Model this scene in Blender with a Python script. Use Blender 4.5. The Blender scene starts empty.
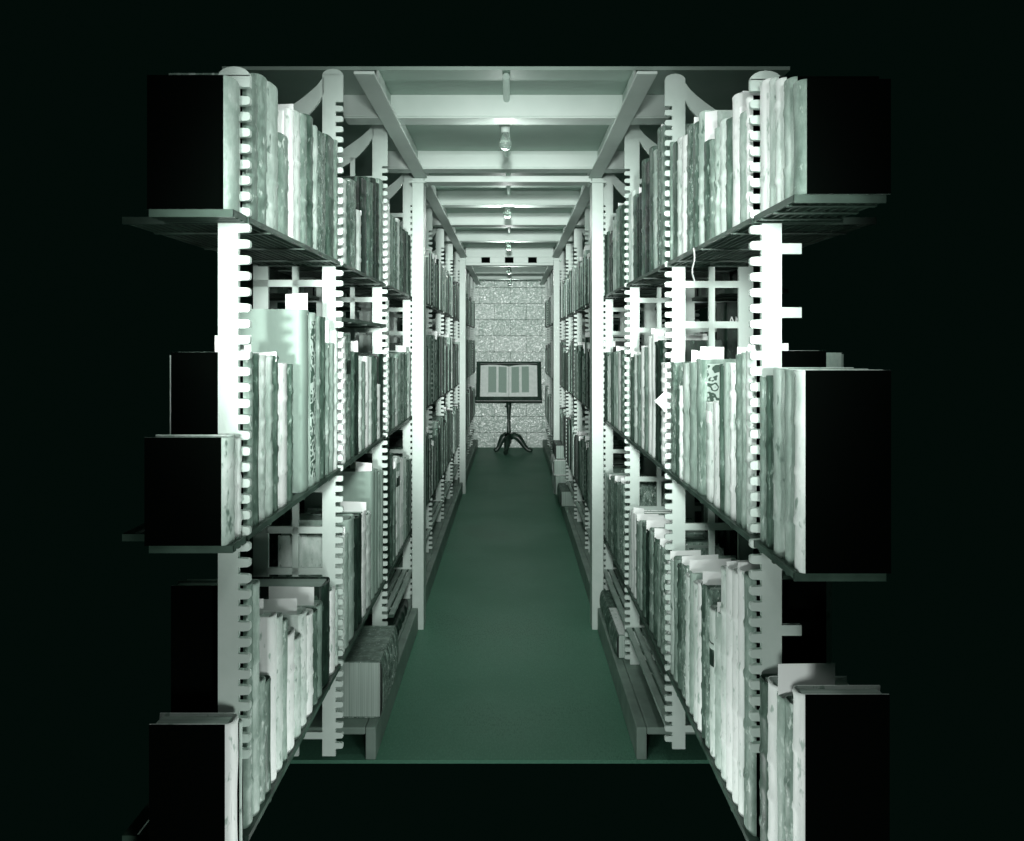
import bpy, bmesh, math, random
from mathutils import Vector, Matrix
random.seed(15)
C = bpy.context.scene.collection
F = 877.0            # focal length in pixels of a 1024 wide frame
EYE = 1.4            # camera height
CX = 0.018           # camera stands a touch right of the aisle centre
HX, HY = 511.5, 345.0

# ------------------------------------------------------------------ camera
cam = bpy.data.cameras.new('camera'); cam.sensor_width = 36; cam.lens = F/1024*36
cam.shift_y = -(420.5-HY)/1024; cam.shift_x = 0.0005; cam.clip_start = 0.05
co = bpy.data.objects.new('camera', cam); C.objects.link(co)
co.location = (CX, 0, EYE); co.rotation_euler = (math.pi/2, 0, 0)
bpy.context.scene.camera = co
# ------------------------------------------------------------------ world, lamps, exposure
w = bpy.data.worlds.new('world'); bpy.context.scene.world = w; w.use_nodes = True
w.node_tree.nodes['Background'].inputs[0].default_value = (0.0005, 0.0020, 0.0014, 1)
w.node_tree.nodes['Background'].inputs[1].default_value = 1.0
vs = bpy.context.scene.view_settings
vs.view_transform = 'Standard'; vs.look = 'None'; vs.gamma = 1.0; vs.use_curve_mapping = False; vs.exposure = 0.72
def lamp(name, kind, loc, energy, **kw):
    l = bpy.data.lights.new(name, kind); l.energy = energy; l.color = (0.96, 1.0, 0.975)
    for k, v in kw.items(): setattr(l, k, v)
    o = bpy.data.objects.new(name, l); C.objects.link(o); o.location = loc
    return o
def aim(o, t):
    o.rotation_euler = (Vector(t)-o.location).to_track_quat('-Z', 'Y').to_euler()
# front flood near the lens; the point lamps and long throw are added fill
lamp('fill_lamp', 'POINT', (0.0, 0.85, 2.12), 5.0, shadow_soft_size=0.08)
lamp('fill_lamp', 'POINT', (0.0, 0.80, 0.55), 10.5, shadow_soft_size=0.08)
lamp('fill_lamp', 'POINT', (0.0, 1.95, 2.22), 4.6, shadow_soft_size=0.10)  # pair added out of view in the aisle to brighten the spines
lamp('fill_lamp', 'POINT', (0.0, 1.95, 0.22), 6.5, shadow_soft_size=0.10)
s = lamp('flood_fill', 'SPOT', (0.0, 0.2, 1.75), 190, shadow_soft_size=0.10, spot_size=math.radians(48), spot_blend=0.9); aim(s, (0, 12, .1))
s = lamp('flood_fill', 'SPOT', (0.0, -4.0, 1.55), 2500, shadow_soft_size=0.12, spot_size=math.radians(14), spot_blend=0.9); aim(s, (0, 12, 1.35))  # added long throw that brightens the aisle end
for y, e in ((3.40, 1.6), (5.32, 2.8), (7.14, 3.2), (9.4, 3), (11.2, 1.2)):      # added fill just under the bulbs, which are themselves unlit
    lamp('aisle_fill', 'POINT', (-.006, y, 2.145), e, shadow_soft_size=0.006)

# ------------------------------------------------------------------ materials
def lin(c): c /= 255.0; return c/12.92 if c <= 0.04045 else ((c+0.055)/1.055)**2.4
RAMP = [(0, (4, 14, 10)), (.15, (26, 46, 37)), (.3, (66, 90, 78)), (.5, (117, 139, 128)), (.7, (164, 186, 175)), (.85, (206, 220, 213)), (1, (240, 246, 243))]
def tone(t):
    t = max(0, min(1, t))
    for (a, ca), (b, cb) in zip(RAMP, RAMP[1:]):
        if t <= b:
            k = (t-a)/(b-a); return tuple(lin(x+(y-x)*k) for x, y in zip(ca, cb))+(1,)
class NT:
    def __init__(s, name, rough=.6, spec=.3):
        s.m = bpy.data.materials.new(name); s.m.use_nodes = True; s.t = s.m.node_tree
        s.b = s.t.nodes['Principled BSDF']; s.b.inputs['Roughness'].default_value = rough
        s.b.inputs['Specular IOR Level'].default_value = spec
    def n(s, kind, **kw):
        o = s.t.nodes.new(kind)
        for k, v in kw.items():
            if k in o.inputs: o.inputs[k].default_value = v
            else: setattr(o, k, v)
        return o
    def l(s, a, b): s.t.links.new(a, b)
def ramp(nt, fac, stops):
    r = nt.n('ShaderNodeValToRGB'); e = r.color_ramp.elements
    e[0].position, e[0].color = stops[0]; e[1].position, e[1].color = stops[-1]
    for p, c in stops[1:-1]:
        x = e.new(p); x.color = c
    nt.l(fac, r.inputs[0]); return r.outputs[0]
def coords(nt, scale=(1, 1, 1)):
    tc = nt.n('ShaderNodeTexCoord'); oi = nt.n('ShaderNodeObjectInfo')
    mp = nt.n('ShaderNodeMapping'); mp.inputs['Scale'].default_value = scale
    mul = nt.n('ShaderNodeMath', operation='MULTIPLY'); mul.inputs[1].default_value = 37.0
    nt.l(oi.outputs['Random'], mul.inputs[0]); nt.l(mul.outputs[0], mp.inputs['Location'])
    nt.l(tc.outputs['Object'], mp.inputs['Vector'])
    return mp.outputs[0]
def bump(nt, h, strength=.3, dist=.002):
    b = nt.n('ShaderNodeBump'); b.inputs['Strength'].default_value = strength; b.inputs['Distance'].default_value = dist
    nt.l(h, b.inputs['Height']); nt.l(b.outputs[0], nt.b.inputs['Normal'])
def mottled(name, t, spread=.12, scale=22, rough=.6, stretch=(1, 1, .45), bumpy=.35, spec=.3, dots=None):
    nt = NT(name, rough, spec); v = coords(nt, stretch)
    a = nt.n('ShaderNodeTexNoise', Scale=scale, Detail=7, Roughness=.68); nt.l(v, a.inputs['Vector'])
    col = ramp(nt, a.outputs[0], [(.32, tone(t-spread)), (.5, tone(t)), (.68, tone(t+spread))])
    if dots is not None:
        d = nt.n('ShaderNodeTexNoise', Scale=scale*3.1, Detail=3, Roughness=.6); nt.l(v, d.inputs['Vector'])
        mk = ramp(nt, d.outputs[0], [(.60, (0, 0, 0, 1)), (.68, (1, 1, 1, 1))])
        mx = nt.n('ShaderNodeMix', data_type='RGBA'); nt.l(mk, mx.inputs['Factor']); nt.l(col, mx.inputs['A']); mx.inputs['B'].default_value = tone(dots)
        col = mx.outputs['Result']
    nt.l(col, nt.b.inputs['Base Color']); bump(nt, a.outputs[0], bumpy, .003)
    return nt.m
def plain(name, t, rough=.5, spec=.3, spread=.02, scale=6):
    nt = NT(name, rough, spec); v = coords(nt)
    a = nt.n('ShaderNodeTexNoise', Scale=scale, Detail=4); nt.l(v, a.inputs['Vector'])
    nt.l(ramp(nt, a.outputs[0], [(.35, tone(t-spread)), (.65, tone(t+spread))]), nt.b.inputs['Base Color'])
    return nt.m
M = {}
M['white'] = mottled('white_vellum', .96, .07, 16, .55, dots=.72)
M['pale'] = mottled('pale_vellum', .84, .12, 18, .6, dots=.60)
M['cream'] = mottled('stained_vellum', .74, .16, 14, .6, dots=.42)
M['grey'] = mottled('grey_calf', .66, .13, 20, .55, dots=.75)
M['mid'] = mottled('worn_calf', .53, .16, 22, .55, dots=.80)
M['foliogrey'] = mottled('smooth_grey_paper_board', .60, .04, 8, .6)
M['dark'] = mottled('dark_calf', .33, .14, 24, .5, dots=.62)
M['black'] = mottled('black_morocco', .13, .09, 26, .45, dots=.34)
M['speck'] = mottled('speckled_calf', .44, .24, 55, .55, dots=.88)
M['board'] = NT('shade_black', .95, 0).m; M['board'].node_tree.nodes['Principled BSDF'].inputs['Base Color'].default_value = (.0012, .002, .0016, 1)  # flat black standing for shade on near book ends and in header holes
M['leaf'] = plain('old_paper_leaf', .92, .8, .1, .03, 20)
M['paper'] = plain('slip_paper', .99, .8, .1, .01)
M['steel'] = mottled('enamelled_cast_iron', .80, .025, 9, .42, (1, 1, 1), .08, .4)
M['shelf'] = plain('shaded_shelf_steel', .24, .45, .4, .06, 12)  # shade under the shelves put into this darker copy of the steel
M['slat_lit'] = plain('lit_slat_steel', .70, .45, .4, .04, 12)  # lit copy of the shelf steel, for the low slats
M['kerb'] = plain('kerb_paint', .56, .5, .35, .05, 8)
M['ceiling'] = plain('ceiling_paint', .72, .6, .2, .02, 4)
M['beam'] = plain('beam_enamel', .84, .5, .3, .02, 5)
M['wood'] = mottled('dark_walnut', .17, .07, 12, .35, (1, 1, .2), .1, .5)
def pages():
    nt = NT('page_edges', .85, .1); v = coords(nt, (260, 1, 1))
    a = nt.n('ShaderNodeTexNoise', Scale=2.0, Detail=2); nt.l(v, a.inputs['Vector'])
    nt.l(ramp(nt, a.outputs[0], [(.35, tone(.62)), (.65, tone(.78))]), nt.b.inputs['Base Color']); return nt.m
M['pages'] = pages()
def ornament():
    nt = NT('tooled_panel', .55, .3); tc = nt.n('ShaderNodeTexCoord')
    ns = nt.n('ShaderNodeTexNoise', Scale=38, Detail=1.5); nt.l(tc.outputs['Object'], ns.inputs['Vector'])
    mu = nt.n('ShaderNodeMath', operation='MULTIPLY'); mu.inputs[1].default_value = 30; nt.l(ns.outputs[0], mu.inputs[0])
    sn = nt.n('ShaderNodeMath', operation='SINE'); nt.l(mu.outputs[0], sn.inputs[0])
    ad = nt.n('ShaderNodeMath', operation='MULTIPLY_ADD'); ad.inputs[1].default_value = .5; ad.inputs[2].default_value = .5; nt.l(sn.outputs[0], ad.inputs[0])
    nt.l(ramp(nt, ad.outputs[0], [(.35, tone(.28)), (.55, tone(.76))]), nt.b.inputs['Base Color']); bump(nt, ad.outputs[0], .5, .002); return nt.m
M['ornament'] = ornament()
def floor_mat():
    nt = NT('green_linoleum', .5, .12); tc = nt.n('ShaderNodeTexCoord')
    a = nt.n('ShaderNodeTexNoise', Scale=1.3, Detail=6); b = nt.n('ShaderNodeTexNoise', Scale=190, Detail=2)
    mp = nt.n('ShaderNodeMapping'); mp.inputs['Scale'].default_value = (1, .25, 1)
    nt.l(tc.outputs['Object'], a.inputs['Vector']); nt.l(tc.outputs['Object'], mp.inputs[0]); nt.l(mp.outputs[0], b.inputs['Vector'])
    ad = nt.n('ShaderNodeMath', operation='ADD'); nt.l(a.outputs[0], ad.inputs[0]); nt.l(b.outputs[0], ad.inputs[1])
    nt.l(ramp(nt, ad.outputs[0], [(.75, (.075, .215, .142, 1)), (1.0, (.095, .255, .172, 1)), (1.25, (.125, .31, .215, 1))]), nt.b.inputs['Base Color'])
    r = nt.n('ShaderNodeMapRange'); nt.l(a.outputs[0], r.inputs[0]); r.inputs['To Min'].default_value = .34; r.inputs['To Max'].default_value = .60
    nt.l(r.outputs[0], nt.b.inputs['Roughness']); return nt.m
M['floor'] = floor_mat()
def tile_mat():
    nt = NT('glazed_wall_block', .22, .6); tc = nt.n('ShaderNodeTexCoord')
    mp = nt.n('ShaderNodeMapping'); nt.l(tc.outputs['Object'], mp.inputs[0]); mp.inputs['Rotation'].default_value = (math.radians(90), 0, 0)
    mp.inputs['Location'].default_value = (.21, -0.015, 0)
    br = nt.n('ShaderNodeTexBrick', offset=.5)
    for k, v in (('Color1', tone(.86)), ('Color2', tone(.78)), ('Mortar', tone(.52))): br.inputs[k].default_value = v
    br.inputs['Scale'].default_value = 1; br.inputs['Brick Width'].default_value = .43; br.inputs['Row Height'].default_value = .22; br.inputs['Mortar Size'].default_value = .003
    nt.l(mp.outputs[0], br.inputs['Vector']); nt.l(br.outputs[0], nt.b.inputs['Base Color'])
    n = nt.n('ShaderNodeTexNoise', Scale=20, Detail=2); nt.l(tc.outputs['Object'], n.inputs['Vector'])
    sub = nt.n('ShaderNodeMath', operation='SUBTRACT'); nt.l(n.outputs[0], sub.inputs[0]); nt.l(br.outputs[1], sub.inputs[1])
    bump(nt, sub.outputs[0], 1.0, .022); return nt.m
M['tile'] = tile_mat()
def glass_mat():
    nt = NT('bulb_glass', .08, .5); nt.b.inputs['Base Color'].default_value = tone(.8); nt.b.inputs['Transmission Weight'].default_value = .75; return nt.m
M['glass'] = glass_mat()
def text_mat():
    nt = NT('printed_page', .7, .2); tc = nt.n('ShaderNodeTexCoord'); sx = nt.n('ShaderNodeSeparateXYZ'); nt.l(tc.outputs['Object'], sx.inputs[0])
    wv = nt.n('ShaderNodeTexWave', bands_direction='Z'); wv.inputs['Scale'].default_value = 22; wv.inputs['Distortion'].default_value = 1.2; wv.inputs['Detail Scale'].default_value = 14
    nt.l(tc.outputs['Object'], wv.inputs['Vector'])
    nt.l(ramp(nt, wv.outputs[0], [(.35, tone(.56)), (.65, tone(.70))]), nt.b.inputs['Base Color']); return nt.m
M['text'] = text_mat()

# ------------------------------------------------------------------ mesh helpers
def box(bm, x0, x1, y0, y1, z0, z1, mi=0):
    v = [bm.verts.new(p) for p in ((x0,y0,z0),(x1,y0,z0),(x1,y1,z0),(x0,y1,z0),(x0,y0,z1),(x1,y0,z1),(x1,y1,z1),(x0,y1,z1))]
    for f in ((0,3,2,1),(4,5,6,7),(0,1,5,4),(1,2,6,5),(2,3,7,6),(3,0,4,7)):
        fc = bm.faces.new([v[i] for i in f]); fc.material_index = mi
    return v
def prism(bm, pts, a, b, axis='y'):
    """pts polygon in the plane normal to axis, extruded a..b"""
    mk = {'y': lambda p, t: (p[0], t, p[1]), 'x': lambda p, t: (t, p[0], p[1]), 'z': lambda p, t: (p[0], p[1], t)}[axis]
    A = [bm.verts.new(mk(p, a)) for p in pts]; B = [bm.verts.new(mk(p, b)) for p in pts]
    n = len(pts); bm.faces.new(A); bm.faces.new(B[::-1])
    for i in range(n): bm.faces.new((A[i], B[i], B[(i+1) % n], A[(i+1) % n]))
def tube(bm, path, radii, seg=12, caps=True):
    rings = []
    for i, (p, r) in enumerate(zip(path, radii)):
        p = Vector(p); a = Vector(path[max(0, i-1)]); b = Vector(path[min(len(path)-1, i+1)])
        d = (b-a).normalized(); u = d.orthogonal().normalized() if abs(d.y) > .9 else d.cross(Vector((0, 1, 0))).normalized(); v = d.cross(u)
        rings.append([bm.verts.new(p+(u*math.cos(2*math.pi*k/seg)+v*math.sin(2*math.pi*k/seg))*r) for k in range(seg)])
    for A, B in zip(rings, rings[1:]):
        for k in range(seg):
            f = bm.faces.new((A[k], A[(k+1) % seg], B[(k+1) % seg], B[k])); f.smooth = True
    if caps: bm.faces.new(rings[0][::-1]); bm.faces.new(rings[-1])
def lathe(bm, prof, seg=20, c=(0, 0, 0)):
    tube(bm, [(c[0], c[1], c[2]+z) for r, z in prof], [r for r, z in prof], seg)
def finish(bm):
    bmesh.ops.recalc_face_normals(bm, faces=bm.faces)
def obj(name, bm, mats, parent=None, loc=None):
    if isinstance(bm, bmesh.types.BMesh):
        finish(bm); me = bpy.data.meshes.new(name); bm.to_mesh(me); bm.free()
        for m in (mats if isinstance(mats, (list, tuple)) else [mats]): me.materials.append(m)
    else: me = bm
    o = bpy.data.objects.new(name, me); C.objects.link(o)
    if parent is not None: o.parent = parent
    if loc is not None: o.location = loc
    return o
def tag(o, label, cat, group=None, kind=None):
    if label: o['label'] = label
    if cat: o['category'] = cat
    if group: o['group'] = group
    if kind: o['kind'] = kind
    return o
def thing(name, label, cat, loc=(0, 0, 0), rotz=0, group=None):
    o = bpy.data.objects.new(name, None); C.objects.link(o); o.empty_display_size = .05
    o.location = loc; o.rotation_euler = (0, 0, rotz)
    return tag(o, label, cat, group)
def struct(name, bm, m, label):
    o = obj(name, bm, m); o['kind'] = 'structure'; o['label'] = label; return o
def bev(o, w=.002, seg=2):
    b = o.modifiers.new('bevel', 'BEVEL'); b.width = w; b.segments = seg; b.limit_method = 'ANGLE'; return o
ORD = 'zeroth first second third fourth fifth sixth seventh eighth ninth tenth eleventh twelfth thirteenth fourteenth fifteenth sixteenth seventeenth eighteenth nineteenth twentieth'.split()
ORD += ['twenty-'+o for o in ORD[1:10]] + ['thirtieth'] + ['thirty-'+o for o in ORD[1:10]]
SIDE = {-1: 'left', 1: 'right'}

# ------------------------------------------------------------------ the room
Y_FLOOR = EYE*F/415; Y_CEIL = .92*F/275; Y_WALL = 11.98
bm = bmesh.new(); box(bm, -.95, .95, Y_FLOOR, Y_WALL+.1, -.012, 0); struct('floor', bm, M['floor'], 'dark green linoleum floor of the aisle')
bm = bmesh.new(); box(bm, -.95, .95, Y_CEIL, Y_WALL+.1, 2.32, 2.332); struct('ceiling', bm, M['ceiling'], 'pale painted ceiling slab above the aisle')
bm = bmesh.new(); box(bm, -.95, .95, Y_WALL, Y_WALL+.1, 0, 2.32); struct('wall_back', bm, M['tile'], 'glazed block wall closing the far end of the aisle')
tn = 0
def trim(bm, label, m='beam'):
    global tn; tn += 1
    return bev(struct('trim_%d' % tn, bm, M[m], label), .003)
for y in (3.22, 4.15, 5.22, 6.09, 7.02, 9.25, 10.2, 11.1):
    bm = bmesh.new(); box(bm, -.60, .60, y, y+.012, 2.240, 2.32); box(bm, -.60, .60, y, y+.10, 2.233, 2.240)
    trim(bm, 'pale steel cross beam under the ceiling')
bm = bmesh.new(); box(bm, -.413, .413, 4.33, 4.43, 2.205, 2.236); trim(bm, 'pale header between the near pair of steel columns')
bm = bmesh.new()
hz0, hz1 = EYE+.772, EYE+.826
box(bm, -.413, .413, 8.24, 8.33, EYE+.748, hz0); box(bm, -.413, .413, 8.24, 8.33, hz1, 2.32)
xs = [-.413]
for px in (485.7, 509.2, 532.5):
    cxh = CX+(px-HX)*.0094; xs += [cxh-.040, cxh+.040]
xs.append(.413)
for i in range(0, len(xs), 2): box(bm, xs[i], xs[i+1], 8.24, 8.33, hz0, hz1)
hd = trim(bm, 'deep pale header with three square holes between the far columns')
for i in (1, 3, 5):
    bm = bmesh.new(); box(bm, xs[i]+.001, xs[i+1]-.001, 8.285, 8.325, hz0+.001, hz1-.001); obj('hole_shade', bm, M['board'], hd)  # black plug in each hole, its shade put into the colour
for s in (-1, 1):
    for (a, b) in ((2.66, 8.20), (8.36, Y_WALL)):
        bm = bmesh.new()
        box(bm, min(s*.398, s*.462), max(s*.398, s*.462), a, b, 2.222, 2.232); box(bm, min(s*.425, s*.435), max(s*.425, s*.435), max(a, Y_CEIL), b, 2.232, 2.32)
        trim(bm, 'pale steel rail running along the %s edge of the ceiling' % SIDE[s])
    bm = bmesh.new()
    for (a, b) in ((Y_FLOOR, 4.305), (4.445, 8.235), (8.375, Y_WALL)):
        box(bm, min(s*.440, s*.475), max(s*.440, s*.475), a, b, 0, .11)
    box(bm, min(s*.476, s*.95), max(s*.476, s*.95), Y_FLOOR, Y_WALL, .085, .11)
    bev(struct('baseboard_'+SIDE[s], bm, M['kerb'], 'low painted kerb and plinth under the %s book stack' % SIDE[s]), .004)

# steel columns
def column(s, y, label):
    t = thing('steel_column', label, 'column', (s*.4435, y, 0), 0, 'square steel columns beside the aisle')
    bm = bmesh.new(); box(bm, -.0265, .0265, 0, .012, 0, 2.22); box(bm, -.0265, .0265, .108, .12, 0, 2.22); box(bm, -.018, .018, .012, .108, 0, 2.22)
    box(bm, -s*.0265-.003, -s*.0265+.003, .0, .12, 0, 2.22) if s else None
    bev(obj('shaft', bm, M['steel'], t), .0015)
    bm = bmesh.new(); box(bm, -.040, .040, -.012, .132, 2.196, 2.205) ; obj('cap_plate', bm, M['steel'], t)
    bm = bmesh.new()
    for z in (.5, 1.1, 1.7): tube(bm, [(0, -.004, z), (0, .004, z)], [.005, .005], 8)
    obj('rivet', bm, M['steel'], t)
for s in (-1, 1):
    column(s, 4.31, 'white square steel column, the nearer on the %s of the aisle' % SIDE[s])
    column(s, 8.24, 'white square steel column, the farther on the %s of the aisle' % SIDE[s])

# ------------------------------------------------------------------ notched uprights.  local +X runs away from the aisle, tooth tips at x=0
TH = .012
def tooth(bm, z):
    prism(bm, [(.022, z-.0088), (.022, z+.0088), (.004, z+.0078), (.0012, z+.0064), (0, z+.0038), (0, z-.0038), (.0012, z-.0064), (.004, z-.0078)], -TH/2, TH/2)
def half(bm, z0, z1, tt, off=0, flip=False, back=True):
    X = (lambda a: off-a) if flip else (lambda a: off+a)
    def b(a0, a1, c0, c1): box(bm, min(X(a0), X(a1)), max(X(a0), X(a1)), -TH/2, TH/2, c0, c1)
    b(.022, .060, z0, z1)
    b(0, .022, tt-.005, z1)
    k = 0
    z = z0+.03
    while z < tt:
        if flip: prism(bm, [(X(p), q) for p, q in ((.022, z-.0088), (.022, z+.0088), (.006, z+.0078), (0, z+.0018), (0, z-.0018), (.006, z-.0078))], -TH/2, TH/2)
        else: tooth(bm, z)
        z += .03
    if back:
        b(.130, .148, z0, z1-.14); b(.218, .262, z0, z1-.17)
        z = .13 if z0 < .13 else .25
        while z < z1-.2:
            b(.060, .262, z, z+.020); z += .12
        # arched top bracket
        n = 10
        for i in range(n):
            a0 = .055+.207*i/n; a1 = .055+.207*(i+1)/n
            f = lambda a: z1-.005-.155*((a-.055)/.207)**.75
            g = lambda a: f(a)-.050-.02*math.sin((a-.055)/.207*math.pi)
            prism(bm, [(X(a0), g(a0)), (X(a1), g(a1)), (X(a1), f(a1)), (X(a0), f(a0))], -TH/2, TH/2)
    # rounded head of the strip
    n = 8
    pts = [(X(.030+.030*math.cos(math.pi*i/n)), z1-.002+.018*math.sin(math.pi*i/n)) for i in range(n+1)]
    prism(bm, pts, -TH/2, TH/2)
def upright_mesh(z0, z1, tt, back, double):
    bm = bmesh.new(); half(bm, z0, z1, tt, 0, False, back)
    if double: half(bm, z0, z1, tt, .50, True, back)
    finish(bm); me = bpy.data.meshes.new('notched_upright'); bm.to_mesh(me); bm.free(); me.materials.append(M['steel']); return me
UZ = 2.285
me_single = upright_mesh(.20, 2.19, 2.115, True, False)
me_double = upright_mesh(.112, UZ, 2.115, True, True)
bm = bmesh.new()
half(bm, EYE-.80, EYE+.508, EYE+.49, 0, False, False)
for z in (.72, .845, .97, 1.09, 1.21, 1.33, 1.452, 1.574, 1.694): box(bm, .060, .098, -TH/2, TH/2, z, z+.020)
finish(bm); me_near = bpy.data.meshes.new('notched_upright'); bm.to_mesh(me_near); bm.free(); me_near.materials.append(M['steel'])
bm = bmesh.new()
half(bm, EYE-.80, EYE+.508, EYE+.49, 0, False, False)
finish(bm); me_nearl = bpy.data.meshes.new('notched_upright'); bm.to_mesh(me_nearl); bm.free(); me_nearl.materials.append(M['steel'])
U = {-1: [1.655, 2.565, 3.485, 4.46, 5.45, 6.40, 7.35, 8.39, 9.30, 10.2, 11.1, 11.9],
      1: [1.680, 2.610, 3.540, 4.46, 5.45, 6.40, 7.35, 8.39, 9.30, 10.2, 11.1, 11.9]}
TIP = .474
for s in (-1, 1):
    for i, y in enumerate(U[s]):
        me = (me_near if s > 0 else me_nearl) if i == 0 else me_single if i == 1 else me_double
        o = obj('notched_upright', me, None, None, (s*TIP, y, 0))
        if s < 0: o.rotation_euler = (0, 0, math.pi)
        tag(o, 'white notched steel upright, %s from the camera on the %s of the aisle' % (ORD[i+1], SIDE[s]), 'shelf upright', 'notched uprights of the book stacks')

# ------------------------------------------------------------------ slatted shelves
def shelf(s, y0, y1, z, lab, x0=.480, depth=.25, n=8, m='shelf'):
    L = y1-y0-.016
    t = thing('slatted_shelf', lab, 'shelf', (s*x0, (y0+y1)/2, z), 0 if s > 0 else math.pi, 'slatted steel shelves of the book stacks')
    bm = bmesh.new(); wd = depth/n
    for i in range(n):
        a = i*wd
        box(bm, a, a+wd*.68, -L/2, L/2, -.005, 0); box(bm, a, a+.003, -L/2, L/2, -.011, -.005); box(bm, a+wd*.68-.003, a+wd*.68, -L/2, L/2, -.011, -.005)
    for q in (-.33, 0, .33): box(bm, 0, depth-.01, q*L-.006, q*L+.006, -.014, -.011)
    obj('slats', bm, M[m], t)
    for e in (-1, 1):
        bm = bmesh.new(); ya, yb = (-L/2-.001, -L/2+.004) if e < 0 else (L/2-.004, L/2+.001)
        prism(bm, [(0, -.014), (depth-.01, -.014), (depth-.01, -.0005), (0, -.0005)], ya, yb)
        obj('end_bracket', bm, M['shelf'], t)
LV = {-1: {'top': EYE+.243, 'middle': EYE-.358, 'bottom': EYE-.930}, 1: {'top': EYE+.246, 'middle': EYE-.372, 'bottom': EYE-.965}}
START = {-1: 1.56, 1: 1.425}
def baydesc(i): return 'in front of the first upright' if i == 0 else 'beyond the %s upright' % ORD[i]
for s in (-1, 1):
    for lv, z in LV[s].items():
        ys = [START[s]]+U[s]
        for i in range(len(ys)-1):
            kw = dict(depth=.16, n=5) if i == 0 else {}
            shelf(s, ys[i], ys[i+1], z, 'slatted steel shelf at %s level, %s on the %s' % (lv, baydesc(i), SIDE[s]), **kw)
    for i in range(len(U[s])-1):
        if i >= (2 if s < 0 else 1):
            y0 = 3.70 if (s < 0 and i == 2) else U[s][i]
            shelf(s, y0, U[s][i+1], .262, 'low slatted steel shelf near the floor, beyond the %s upright on the %s' % (ORD[i+1], SIDE[s]), m='slat_lit')
    for i in (2, 3):   # far side of the double stacks
        for lv, z in (('upper', EYE+.19), ('middle', EYE-.30), ('lower', EYE-.88)):
            shelf(s, U[s][i-1] if i > 2 else 2.98, U[s][i], z, 'far-side slatted shelf at %s level of the %s stack, before the %s upright' % (lv, SIDE[s], ORD[i+1]), .745, .225)
shelf(-1, 2.565, 3.485, EYE+.082, 'short spare slatted shelf above the middle books, beyond the second upright on left', .480, .16, 5)

# ------------------------------------------------------------------ books
def spine_profile(t, r, n=8, out=0.0):
    return [(-(t/2+out)*math.cos(math.pi*i/n), r-(r+out)*math.sin(math.pi*i/n)) for i in range(n+1)]
def cover_bm(t, d, h, bands, rng, fine=True, bulge=.0018):
    bm = bmesh.new(); r = min(.30*t, .013); n = 8 if fine else 4; ct = min(.0035, t*.16)
    rows = [(0, 0), (.006, 0)]
    if bands:
        for k in range(bands):
            zc = h*(k+1)/(bands+1)
            rows += [(zc-.009, 0), (zc-.004, bulge), (zc+.004, bulge), (zc+.009, 0)]
    else: rows += [(h*.35, -.0012), (h*.7, .0006)]
    rows += [(h-.012, 0), (h-.004, .0012), (h, 0)]
    inner = spine_profile(t-2*ct, r, n)
    inner = [(x, max(y, ct)) for x, y in inner]
    VO, VI = [], []
    for z, out in rows:
        j = rng.uniform(-.0008, .0008) if fine else 0
        po = [(-t/2, d)]+spine_profile(t, r, n, 0)+[(t/2, d)]
        if out: po = [(-t/2, d)]+[(x, y-out*math.sin(math.pi*i/n)) for i, (x, y) in enumerate(spine_profile(t, r, n))]+[(t/2, d)]
        po = [(x, y+(j if 2 <= i <= len(po)-3 else 0)) for i, (x, y) in enumerate(po)]
        pi = [(-t/2+ct, d)]+inner+[(t/2-ct, d)]
        zz = z+(rng.uniform(-.0015, .0015) if z == h and fine else 0)
        VO.append([bm.verts.new((x, y, zz)) for x, y in po]); VI.append([bm.verts.new((x, y, zz)) for x, y in pi])
    K = len(VO[0])
    for a in range(len(rows)-1):
        for i in range(K-1):
            f = bm.faces.new((VO[a][i], VO[a][i+1], VO[a+1][i+1], VO[a+1][i])); f.smooth = 1 <= i < K-2
            bm.faces.new((VI[a][i+1], VI[a][i], VI[a+1][i], VI[a+1][i+1]))
            if i == 0 or i == K-2: f.material_index = 1
        for i in (0, K-1):
            f = bm.faces.new((VO[a][i], VO[a+1][i], VI[a+1][i], VI[a][i])); f.material_index = 1
    for a in (0, len(rows)-1):
        for i in range(K-1): bm.faces.new((VO[a][i], VO[a][i+1], VI[a][i+1], VI[a][i]))
    return bm, r, ct
def patch_bm(t, r, z0, z1, n=8):
    bm = bmesh.new(); A = spine_profile(t, r, n, .0012); B = spine_profile(t, r, n, -.0004); A, B = A[2:-2], B[2:-2]
    pts = A+B[::-1]; prism(bm, pts, z0, z1, 'z'); return bm
TN = {'white': 'white vellum', 'pale': 'pale vellum', 'cream': 'stained cream vellum', 'grey': 'grey calf', 'foliogrey': 'smooth grey board', 'mid': 'worn brown-grey calf', 'dark': 'dark calf', 'black': 'black leather', 'speck': 'speckled calf'}
COUNT = {}
def bay_of(s, y): return sum(1 for u in U[s] if u < y)
def book_name(s, lv, y, h, t, key, slip, side_word='shelf'):
    b = bay_of(s, y); k = (s, lv, b, side_word); COUNT[k] = COUNT.get(k, 0)+1
    size = 'thin' if t < .026 else 'tall' if h > .40 else 'short' if h < .24 else 'thick' if t > .06 else ''
    where = ('%s book in front of the first upright' % ORD[COUNT[k]]) if b == 0 else '%s beyond the %s upright' % (ORD[COUNT[k]], ORD[b])
    return ' '.join(('%s %s %s, %s, %s %s %s' % (size, TN[key], 'book with slip' if slip else 'book', where, SIDE[s], lv, side_word)).split())
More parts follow.
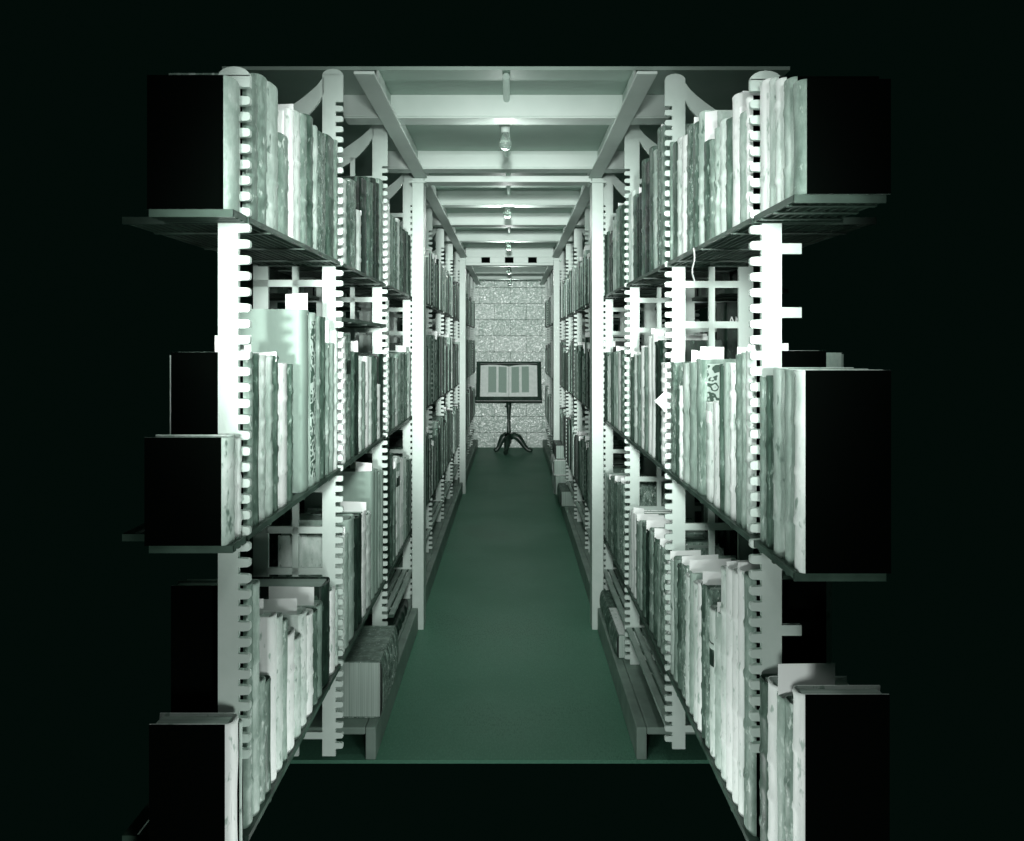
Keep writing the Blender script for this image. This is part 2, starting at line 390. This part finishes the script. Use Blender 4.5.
def book(s, y0, y1, z, h, key, lv, bands=None, slip=None, patch=None, depth=None, setback=0, side=None, mark=None, panel=False, label=None, x_face=.486, fine=True, seedk=0):
    rng = random.Random(int(y0*9973)+s*7+int(z*100)+seedk)
    t = y1-y0-.0012; y = (y0+y1)/2
    d = depth or rng.uniform(.17, .215)
    if bands is None: bands = rng.choice((0, 3, 4, 4, 5)) if t > .018 else 0
    lab = label or book_name(s, lv, y, h, t, key, slip)
    root = thing('book', lab, 'book', (s*(x_face+setback), y, z), math.pi/2 if s < 0 else -math.pi/2, 'old books on the %s %s shelf' % (SIDE[s], lv))
    bm, r, ct = cover_bm(t, d, h, bands, rng, fine)
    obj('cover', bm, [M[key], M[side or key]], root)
    bm = bmesh.new(); box(bm, -t/2+ct+.0002, t/2-ct-.0002, max(r, ct)+.001, d-.005, .004, h-.005); obj('page_block', bm, M['pages'], root)
    if patch:
        for (a, b, mk) in patch:
            obj('spine_label', patch_bm(t, r, h*a, h*b), M[mk], root)
    if slip:
        a, wd, hh = slip
        o = rng.uniform(-.25, .25)*t
        bm = bmesh.new(); tilt = rng.uniform(-.003, .003); th = .0007
        v = [(a, h-.012), (a+wd, h-.012), (a+wd, h+hh+tilt), (a, h+hh-tilt)]
        prism(bm, v, o-th/2, o+th/2, 'x'); obj('paper_slip', bm, M['paper'], root)
    if panel:
        bm = bmesh.new(); q = -1 if s < 0 else 1; xx = q*(t/2)
        box(bm, min(xx, xx+q*.0015), max(xx, xx+q*.0015), .016, d-.02, .03, h-.012); obj('tooled_panel', bm, M['ornament'], root)
    return root
def S(a=.01, wd=.07, hh=.03): return (a, wd, hh)
def row(s, lv, items):
    """items: near x, far x, top y read off the spines, binding, extras"""
    z = LV[s][lv]; wf = .486-s*CX
    for it in items:
        xa, xb, yt, key = it[:4]; ex = it[4] if len(it) > 4 else {}
        y0 = wf*F/abs(HX-xa); y1 = wf*F/abs(HX-xb)
        for u in U[s]:
            if y0 < u+.009 and y1 > u-.009:
                if (y1-u) > (u-y0): y0 = u+.009
                else: y1 = u-.009
        if y1-y0 < .010: continue
        y0 = max(y0, START[s]+.002)
        h = EYE-(yt-HY)*y0/F-z
        nsp = 1 if (y1-y0) < .115 else 2
        for k in range(nsp):
            a = y0+(y1-y0)*k/nsp; b = y0+(y1-y0)*(k+1)/nsp
            e = dict(ex)
            if k: e.pop('slip', None); e.pop('panel', None)
            if a < 1.76 if s < 0 else a < 1.76: e['side'] = 'board'; e['depth'] = .15  # nearest end boards painted black to stand for unlit ends
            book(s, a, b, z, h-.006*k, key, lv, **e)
row(-1, 'top', [
 (230.5, 246, 74, 'grey'), (249, 261, 76, 'mid'), (261, 269.5, 73, 'mid'), (269.5, 281, 80, 'cream', dict(bands=5)), (281, 291, 132, 'mid', dict(slip=S(0, .10, .055))),
 (291, 296, 108, 'white', dict(slip=S(0, .05, .015))), (296, 302.5, 109, 'pale'), (302.5, 309, 112, 'mid'), (309, 315, 113, 'dark'), (315, 319, 124, 'cream', dict(side='dark')),
 (319, 328, 129, 'speck', dict(side='dark')), (328, 336, 133, 'dark'), (336, 341, 139, 'mid'), (343.5, 348, 178, 'pale'), (348, 352, 180, 'dark', dict(slip=S(0, .08, .006))),
 (352, 358, 178, 'speck'), (358, 362.5, 209, 'pale', dict(slip=S(0, .03, .004))), (362.5, 368, 176, 'black'), (368, 374, 176, 'dark', dict(bands=5)), (374, 380, 177, 'black', dict(bands=5)), (380, 385.5, 178, 'mid'),
 (387.8, 391, 202, 'white', dict(bands=5)), (391, 394, 214, 'mid'), (394, 398, 217, 'speck'), (398, 400.5, 218, 'pale'), (400.5, 404, 226, 'dark'), (404, 407, 229, 'black'), (407, 411, 231, 'dark'), (411, 414, 233, 'mid')])
row(-1, 'middle', [
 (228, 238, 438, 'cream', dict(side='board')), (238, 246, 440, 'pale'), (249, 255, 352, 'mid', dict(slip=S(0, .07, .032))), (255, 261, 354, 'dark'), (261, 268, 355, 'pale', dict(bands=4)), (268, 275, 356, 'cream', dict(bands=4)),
 (275, 280, 356, 'dark', dict(slip=S(.0, .05, .008))), (280, 290, 364, 'white', dict(bands=3)), (290, 294, 364, 'dark'),
 (303, 311, 309, 'foliogrey', dict(bands=0, depth=.20, slip=S(-.0, .055, .04))), (311, 317.5, 312, 'grey', dict(bands=0, patch=[(.05, .95, 'ornament')])), (317.5, 322, 316, 'mid', dict(bands=4)),
 (322, 327, 317, 'dark'), (327, 331, 343, 'mid', dict(slip=S(0, .05, .06))), (331, 335.5, 343, 'grey'), (335.5, 341, 331, 'pale', dict(bands=5)),
 (343.5, 347, 336, 'white', dict(bands=5)), (347, 352.5, 333, 'speck', dict(patch=[(.68, .80, 'black')])), (352.5, 356, 352, 'dark'), (356, 360, 352, 'black', dict(slip=S(.0, .07, .035))), (360, 363, 361, 'pale'), (363, 366.5, 362, 'mid'),
 (366.5, 370, 356, 'white', dict(bands=0)), (370, 373, 357, 'pale'), (373, 378, 356, 'dark'), (378, 381.5, 385, 'white', dict(bands=0)), (381.5, 385.5, 354, 'black'),
 (388, 390, 357, 'pale', dict(slip=S(0, .06, .035))), (390, 393, 357, 'dark'), (393, 396, 358, 'mid'), (396, 399, 358, 'pale'), (399, 402, 354, 'mid'), (402, 405, 353, 'speck'), (405, 408, 352, 'dark', dict(slip=S(0, .05, .03))), (408, 411, 351, 'pale'), (411, 414, 353, 'dark')])
row(-1, 'bottom', [
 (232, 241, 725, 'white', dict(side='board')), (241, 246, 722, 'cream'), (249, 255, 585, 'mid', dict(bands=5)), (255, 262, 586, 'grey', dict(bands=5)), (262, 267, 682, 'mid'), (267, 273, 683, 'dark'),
 (273, 279, 617, 'white', dict(slip=S(.03, .08, .03))), (279, 285, 618, 'pale', dict(bands=3)), (285, 289, 622, 'mid'), (289, 297, 637, 'white', dict(bands=5, slip=S(.02, .07, .022))), (297, 303, 640, 'cream', dict(bands=5)),
 (303, 309, 615, 'pale', dict(bands=4, slip=S(.02, .12, .032))), (309, 315, 616, 'white', dict(bands=4)), (315, 319, 613, 'dark'), (319, 324, 607, 'mid', dict(slip=S(.02, .12, .045))), 
 (324, 332, 587, 'black', dict(bands=3, depth=.25)), (332, 337, 592, 'white'), (337, 341, 590, 'cream', dict(bands=4)),
 (343.5, 346, 536, 'pale', dict(slip=S(0, .05, .02))), (346, 350, 537, 'grey'), (350, 356, 520, 'grey', dict(bands=3)), (356, 363, 519, 'black', dict(bands=0)), (363, 368, 514, 'white', dict(slip=S(0, .09, .03))), (368, 372.5, 516, 'pale', dict(bands=4)),
 (373, 379, 472, 'foliogrey', dict(side='foliogrey', bands=0, depth=.25, slip=S(.01, .06, .03))), (379, 384, 473, 'grey', dict(bands=0)),
 (388, 391, 450, 'black', dict(bands=4)), (391, 394, 455, 'dark'), (394, 397, 470, 'mid', dict(slip=S(.0, .09, .03))), (397, 400.5, 458, 'pale', dict(patch=[(.70, .80, 'black'), (.86, .94, 'mid')])), (400.5, 404, 460, 'white', dict(bands=3)), (404, 407, 459, 'cream'), (407, 410, 462, 'dark'), (410, 414, 461, 'mid')])
row(1, 'top', [
 (799, 790, 78, 'mid'), (790, 781, 77, 'grey'), (780, 773, 77, 'pale'), (773, 767, 76, 'cream'), (766, 757, 77, 'white', dict(bands=0)), (749, 745, 95, 'white'), (745, 737, 110, 'grey', dict(slip=S(0, .055, .018), bands=0)), (737, 730, 92, 'white', dict(slip=S(.02, .05, .01))), (730, 724, 117, 'dark'),
 (724, 718, 118, 'pale'), (718, 713, 126, 'cream', dict(bands=5)), (713, 708, 138, 'mid'), (708, 702, 139, 'dark', dict(slip=S(0, .03, .075))), (702, 697, 110, 'cream'), (697, 691, 120, 'dark', dict(slip=S(0, .06, .015))), (691, 685, 122, 'speck'),
 (685, 680, 134, 'white', dict(bands=5)), (680, 676, 136, 'pale'), (676, 671, 140, 'dark'), (671, 667, 142, 'mid'), (663.5, 660, 124, 'mid', dict(slip=S(0, .06, .008))), (660, 656, 126, 'speck'), (656, 652, 148, 'cream'), (652, 648, 146, 'dark'), (648, 644, 160, 'black'), (644, 640.5, 158, 'dark'),
 (640.5, 636, 192, 'black', dict(slip=S(0, .03, .022))), (636, 632, 193, 'dark'), (632, 628, 190, 'pale'), (628, 625.5, 192, 'mid'), (622.5, 619, 204, 'dark'), (619, 615.5, 205, 'mid', dict(slip=S(0, .04, .012))), (615.5, 612, 216, 'cream'), (612, 608, 230, 'black'), (608, 604, 231, 'dark'), (604, 600, 233, 'mid')])
row(1, 'middle', [
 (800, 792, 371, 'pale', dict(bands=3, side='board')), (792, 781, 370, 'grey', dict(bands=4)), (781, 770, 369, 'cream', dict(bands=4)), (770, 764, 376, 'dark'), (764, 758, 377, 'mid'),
 (750, 744, 350, 'pale', dict(slip=S(0, .08, .012))), (744, 740, 352, 'grey'), (740, 733.5, 354, 'mid', dict(slip=S(.0, .08, .014))), (733.5, 728, 363, 'white', dict(bands=4)), (728, 722, 362, 'cream'), (722, 718, 366, 'dark'),
 (718, 711, 402, 'white', dict(bands=0)), (711, 704, 404, 'pale', dict(bands=4, patch=[(.80, .92, 'white')])), (701, 694.5, 359, 'mid', dict(panel=True, depth=.25, slip=S(.01, .06, .03))), (694.5, 687, 362, 'grey', dict(bands=4, slip=S(0, .05, .028))), (687, 681, 363, 'cream', dict(bands=4)),
 (681, 678, 386, 'white'), (678, 674.5, 390, 'dark'), (674.5, 667, 362, 'speck', dict(slip=S(0, .04, .03))), (663.5, 660, 363, 'white', dict(bands=5, patch=[(.62, .72, 'black')])), (660, 654, 340, 'black'), (654, 647, 334, 'white', dict(bands=0, slip=S(0, .05, .018))),
 (647, 643, 347, 'mid'), (643, 640, 346, 'white', dict(bands=0)), (640, 636, 355, 'mid'), (636, 633, 354, 'pale'), (633, 629, 357, 'dark', dict(slip=S(0, .06, .02))), (629, 625.5, 360, 'cream'),
 (622.5, 620, 350, 'speck'), (620, 617, 352, 'white'), (617, 613, 351, 'grey', dict(slip=S(0, .06, .02))), (613, 610, 353, 'dark'), (610, 607, 355, 'pale'), (607, 604, 352, 'dark'), (604, 600, 353, 'mid')])
row(1, 'bottom', [
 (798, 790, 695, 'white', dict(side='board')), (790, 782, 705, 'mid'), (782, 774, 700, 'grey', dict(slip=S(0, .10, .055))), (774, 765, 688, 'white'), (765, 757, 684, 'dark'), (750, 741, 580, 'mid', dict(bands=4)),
 (741, 736, 572, 'white', dict(bands=4, slip=S(0, .08, .015))), (736, 730, 574, 'white', dict(bands=4)), (730, 724, 570, 'white', dict(bands=4, slip=S(.0, .09, .014))), (724, 719, 571, 'pale', dict(bands=4)), (719, 713, 614, 'cream', dict(slip=S(0, .03, .022))), (713, 708, 612, 'pale', dict(patch=[(.62, .78, 'black')])),
 (708, 704, 590, 'speck'), (704, 700, 586, 'dark', dict(bands=5, slip=S(0, .09, .03))), (700, 696, 584, 'white'), (696, 692, 585, 'pale'), (692, 688, 574, 'grey', dict(slip=S(.0, .11, .03))), (688, 684, 578, 'pale', dict(bands=5)),
 (684, 680, 566, 'speck', dict(slip=S(0, .10, .022))), (680, 676, 568, 'dark', dict(bands=5)), (676, 672.5, 560, 'mid'), (672.5, 669, 562, 'cream', dict(slip=S(0, .09, .025))), (669, 666.5, 558, 'white'),
 (662.5, 659, 548, 'speck', dict(slip=S(.0, .07, .02))), (659, 656, 546, 'mid'), (656, 652, 540, 'dark', dict(slip=S(.0, .10, .03))), (652, 648, 533, 'mid'), (648, 644.5, 531, 'black', dict(slip=S(0, .10, .03))), (644.5, 641, 528, 'dark', dict(slip=S(.02, .09, .03))),
 (641, 638, 524, 'grey'), (638, 635, 522, 'mid', dict(slip=S(.0, .08, .025))), (635, 630, 515, 'white', dict(bands=0, slip=S(0, .04, .02))), (630, 625.5, 516, 'pale', dict(bands=0)), (622.5, 619, 484, 'speck', dict(slip=S(0, .07, .02))), (619, 616, 486, 'mid'),
 (616, 613, 482, 'dark', dict(slip=S(0, .07, .022))), (613, 610, 478, 'speck'), (610, 607, 480, 'dark', dict(slip=S(0, .06, .02))), (607, 604, 476, 'cream'), (604, 600, 478, 'mid')])

# books further down the aisle: individuals up to the sixth upright, then one mass
KEYS = ['dark', 'mid', 'speck', 'dark', 'black', 'pale', 'cream', 'black', 'dark', 'mid', 'black', 'dark', 'grey', 'black']
rng = random.Random(41)
LIM = 5.92
mass = bmesh.new(); mkeys = ['white', 'pale', 'cream', 'grey', 'mid', 'dark', 'black', 'speck', 'paper']
HR = {'top': (.27, .34), 'middle': (.30, .42), 'bottom': (.30, .42)}
for s in (-1, 1):
    for lv in LV[s]:
        z = LV[s][lv]
        for b in range(4, len(U[s])):
            y, yend = U[s][b-1]+.012, U[s][b]-.012
            h = rng.uniform(*HR[lv])
            while y < yend-.03:
                t = min(rng.uniform(.036, .075), yend-y)
                h = max(HR[lv][0], min(HR[lv][1], h+rng.uniform(-.05, .05))); key = rng.choice(KEYS); sl = rng.random() < .22
                if 4.95 < y < LIM:
                    book(s, y, y+t, z, h, key, lv, slip=S(0, .06, .03) if sl else None, fine=False, x_face=.472, bands=rng.choice((0, 0, 3, 4)))
                else:
                    key = 'white' if (s > 0 and 9.45 < y < 10.2) else key
                    x0, x1 = s*(.470+rng.uniform(0, .012)), s*.68
                    X = min(x0, x1), max(x0, x1); mi = mkeys.index(key)
                    box(mass, X[0], X[1], y+.0008, y+t-.0008, z, z+h, mi)
                    if sl: box(mass, min(s*.49, s*.55), max(s*.49, s*.55), y+t/2, y+t/2+.001, z+h, z+h+.03, 8)
                y += t
# far-side rows seen through the openings of the uprights
for s in (-1, 1):
    for lv, z in (('upper', EYE+.19), ('middle', EYE-.30), ('lower', EYE-.88)):
        y = 3.0
        kk = 0
        while y < 4.36:
            t = rng.uniform(.04, .08)
            if abs(y+t/2-U[s][2]) < t/2+.02: y = U[s][2]+.022; continue
            if rng.random() < .72 and not (s > 0 and lv == 'middle' and y < 3.36):
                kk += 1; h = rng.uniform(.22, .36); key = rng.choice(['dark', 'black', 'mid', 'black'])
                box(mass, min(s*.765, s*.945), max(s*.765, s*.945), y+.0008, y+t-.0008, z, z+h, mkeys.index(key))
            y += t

o = obj('book_rows', mass, [M[k] for k in mkeys]); bev(o, .004, 2)
tag(o, 'rows of old books at the far end of the aisle and behind the stacks', 'books', None, 'stuff')

# ------------------------------------------------------------------ volumes lying flat under the lowest shelves
def flat(s, xin, y0, y1, z, t, w_, key, label, bands=4, side=None, group='volumes lying flat near the floor', rot=0):
    """spine towards the aisle, lying on its board"""
    rg = random.Random(int(y0*100)); L = y1-y0
    root = thing('book', label, 'book', (s*xin, (y0+y1)/2, z), 0, group)
    inner = bpy.data.objects
    bm, r, ct = cover_bm(t, w_, L, bands, rg, True, .006)
    # stand -> lying: local z along world y, local x up, local y into the stack
    mt = Matrix(((0, s, 0, 0), (0, 0, 1, -L/2), (1, 0, 0, t/2), (0, 0, 0, 1)))
    bmesh.ops.transform(bm, matrix=mt, verts=bm.verts); obj('cover', bm, [M[key], M[side or key]], root)
    bm = bmesh.new(); box(bm, -t/2+ct+.0002, t/2-ct-.0002, r+.001, w_-.005, .004, L-.005)
    bmesh.ops.transform(bm, matrix=mt, verts=bm.verts); obj('page_block', bm, M['pages'], root)
    root.rotation_euler = (0, 0, rot); return root
flat(-1, .424, 3.03, 3.42, .111, .195, .20, 'speck', 'very thick rough-topped folio lying flat under the left bottom shelf', 5, 'mid')
flat(-1, .482, 3.76, 4.25, .111, .06, .20, 'black', 'black folio lying flat beneath the low slatted shelf, left of aisle', 4)
flat(1, .446, 3.60, 3.97, .111, .10, .22, 'dark', 'dark banded folio lying flat under the low right shelf, nearer of two', 6, 'white')
flat(1, .450, 3.985, 4.29, .111, .09, .22, 'dark', 'dark banded folio lying flat under the low right shelf, beside the column', 6)
flat(1, .385, 7.55, 7.98, .111, .16, .17, 'mid', 'thick worn volume lying on the right kerb, bottom of the far pile', 3, 'white')
flat(1, .375, 7.60, 8.02, .272, .13, .17, 'white', 'white volume lying in the middle of the far pile on the right', 0)
flat(1, .395, 7.66, 8.06, .403, .12, .17, 'black', 'black volume lying on top of the far pile on the right', 0)
flat(1, .405, 7.00, 7.42, .111, .12, .17, 'dark', 'dark volume lying alone on the right kerb before the far pile', 3)

lb = book(1, 3.13, 3.27, EYE-.30, .455, 'black', 'middle', bands=0, depth=.165, x_face=.775, label='tall black book with pale letters on the far side of the right stack')
bm = bmesh.new()      # A and M in straight strokes on the near board
def stroke(p, q, w_=.0035):
    (a, b), (c, d) = p, q; L = math.hypot(c-a, d-b); nx, nz = -(d-b)/L*w_/2, (c-a)/L*w_/2
    prism(bm, [(a+nx, b+nz), (a-nx, b-nz), (c-nx, d-nz), (c+nx, d+nz)], 0, .0006, 'x')
for p, q in (((0, 0), (.009, .026)), ((.009, .026), (.018, 0)), ((.004, .009), (.014, .009)), ((.024, 0), (.025, .026)), ((.025, .026), (.033, .006)), ((.033, .006), (.041, .026)), ((.041, .026), (.043, 0))): stroke(p, q)
lt = obj('lettering', bm, M['white'], lb, (.0694, .020, .375)); lt['label'] = 'pale capital letters'
# ------------------------------------------------------------------ loose paper
bm = bmesh.new(); pts = []
for i in range(9): pts.append((.003*math.sin(i*.9), .004*math.sin(i*1.3), -.0105*i))
prev = None
for i, (a, b, c) in enumerate(pts):
    wv = .005+.003*math.sin(i*1.1)**2
    cur = [bm.verts.new((a, b-wv, c)), bm.verts.new((a, b+wv, c)), bm.verts.new((a+.0008, b+wv, c)), bm.verts.new((a+.0008, b-wv, c))]
    if prev:
        for k in range(4): bm.faces.new((prev[k], prev[(k+1) % 4], cur[(k+1) % 4], cur[k]))
    else: bm.faces.new(cur)
    prev = cur
bm.faces.new(prev[::-1])
tag(obj('paper_strip', bm, M['paper'], None, (.474, 2.20, EYE+.243)), 'thin curled paper strip hanging from the edge of the right top shelf', 'paper')
bm = bmesh.new(); prism(bm, [(0, 0), (.036, .034), (.036, -.036)], 0, .001)
tag(obj('paper_tag', bm, M['paper'], None, (.440, 2.585, EYE-.165)), 'white triangular paper tag sticking out beside the second upright, right middle shelf', 'paper')

# ------------------------------------------------------------------ ceiling conduit and bulbs
bm = bmesh.new(); tube(bm, [(0, Y_CEIL+.01, 2.302), (0, Y_WALL, 2.302)], [.012, .012], 10)
tag(obj('conduit', bm, M['ceiling']), 'thin painted conduit running down the middle of the ceiling', 'conduit')
bl = ['nearest bulb, below the first cross beam', 'second bulb from the camera, beyond the near columns', 'third bulb, just before the header with holes', 'fourth bulb, beyond the header with holes', 'farthest bulb, close to the tiled wall']
for i, (y, zc) in enumerate(((3.40, .785), (5.32, .80), (7.14, .80), (9.4, .79), (11.2, .80))):
    t = thing('light_bulb', 'bare unlit %s' % bl[i], 'light bulb', (-.006, y, EYE+zc), 0, 'bare bulbs along the ceiling')
    bm = bmesh.new(); lathe(bm, [(.004, -.030), (.016, -.027), (.023, -.016), (.026, -.002), (.023, .012), (.015, .028), (.012, .040)], 18); obj('glass_bulb', bm, M['glass'], t)
    bm = bmesh.new(); lathe(bm, [(.0125, .038), (.016, .040), (.018, .060), (.024, .064), (.026, .074), (.020, .080), (.012, 2.292-EYE-zc)], 18); obj('socket', bm, M['beam'], t)
    bm = bmesh.new(); tube(bm, [(0, 0, .030), (-.006, 0, .005), (0, 0, .008), (.006, 0, .005), (.001, 0, .030)], [.0012]*5, 6); obj('filament', bm, M['shelf'], t)

# ------------------------------------------------------------------ book stand at the end of the aisle
SX, SY = CX+(508.8-HX)*11.45/F, 11.45
st = thing('book_stand', 'dark wooden tripod book stand with tilted framed desk at the aisle end', 'book stand', (SX, SY, 0))
bm = bmesh.new()
lathe(bm, [(.012, .07), (.020, .085), (.014, .10), (.034, .125), (.036, .17), (.026, .20), (.022, .24), (.030, .27), (.024, .30), (.020, .40), (.024, .50), (.030, .56), (.034, .60), (.034, .645)], 20)
obj('pole', bm, M['wood'], st)
bm = bmesh.new(); tube(bm, [(-.03, -.02, .60), (-.055, -.02, .60)], [.008, .012], 10); obj('knob', bm, M['wood'], st)
for ang in (-8, 187, 262):
    a = math.radians(ang); bm = bmesh.new()
    prof = [(.02, .20, .028), (.07, .215, .034), (.125, .19, .034), (.17, .135, .028), (.21, .075, .022), (.25, .035, .019), (.285, .031, .022), (.31, .022, .016)]
    if ang != -8: prof = [(r*(.62 if ang == 187 else 1), z, q) for r, z, q in prof]
    tube(bm, [(r*math.cos(a), r*math.sin(a), z) for r, z, q in prof], [q*1.35 for r, z, q in prof], 12); obj('leg', bm, M['wood'], st)
desk = thing('desk', None, None, (0, 0, .645)); desk.parent = st; desk.rotation_euler = (math.radians(-26), 0, 0)
bm = bmesh.new(); box(bm, -.43, .43, .0, .022, .0, .58); bev(obj('back_board', bm, M['wood'], desk), .004)
bm = bmesh.new(); box(bm, -.43, -.385, -.035, -.001, 0, .58); box(bm, .385, .43, -.035, -.001, 0, .58); box(bm, -.385, .385, -.035, -.001, .545, .58); bev(obj('frame', bm, M['wood'], desk), .004)
bm = bmesh.new(); box(bm, -.435, .435, -.085, -.001, -.010, .055) ; bev(obj('ledge', bm, M['wood'], desk), .006)
ob = thing('open_book', 'large open book with printed columns resting on the dark wooden stand', 'open book', (SX, SY, .645)); ob.rotation_euler = (math.radians(-26), 0, 0)
bm = bmesh.new(); box(bm, -.383, .383, -.012, -.002, .058, .535); obj('cover', bm, M['dark'], ob)
for sg in (-1, 1):
    bm = bmesh.new(); N = 14
    def yy(u): return -.014-.030*math.sin(min(1, u*1.25+.05)*math.pi*.62)**.8*(1 if u < .75 else 1-(u-.75)*1.6)
    A = []
    for i in range(N+1):
        u = i/N; x = sg*(.002+.372*u); top = .535-.022*(1-u)**3 - .012*u
        A.append([bm.verts.new((x, yy(u), .060)), bm.verts.new((x, yy(u), top)), bm.verts.new((x, -.0125, top)), bm.verts.new((x, -.0125, .060))])
    for a, b in zip(A, A[1:]):
        for k in range(4): bm.faces.new((a[k], b[k], b[(k+1) % 4], a[(k+1) % 4]))
    bm.faces.new(A[0]); bm.faces.new(A[-1][::-1]); obj('pages', bm, M['leaf'], ob)
    cols = ((.03, .135), (.165, .27)) if sg < 0 else ((.035, .135), (.17, .265))
    for (c0, c1) in cols:
        bm = bmesh.new(); N = 5; A = []
        for i in range(N+1):
            x = c0+(c1-c0)*i/N; u = (x-.002)/.372
            A.append([bm.verts.new((sg*x, yy(u)-.0016, .13)), bm.verts.new((sg*x, yy(u)-.0016, .50)), bm.verts.new((sg*x, yy(u)-.0003, .50)), bm.verts.new((sg*x, yy(u)-.0003, .13))])
        for a, b in zip(A, A[1:]):
            for k in range(4): bm.faces.new((a[k], b[k], b[(k+1) % 4], a[(k+1) % 4]))
        bm.faces.new(A[0]); bm.faces.new(A[-1][::-1]); obj('text_column', bm, M['text'], ob)
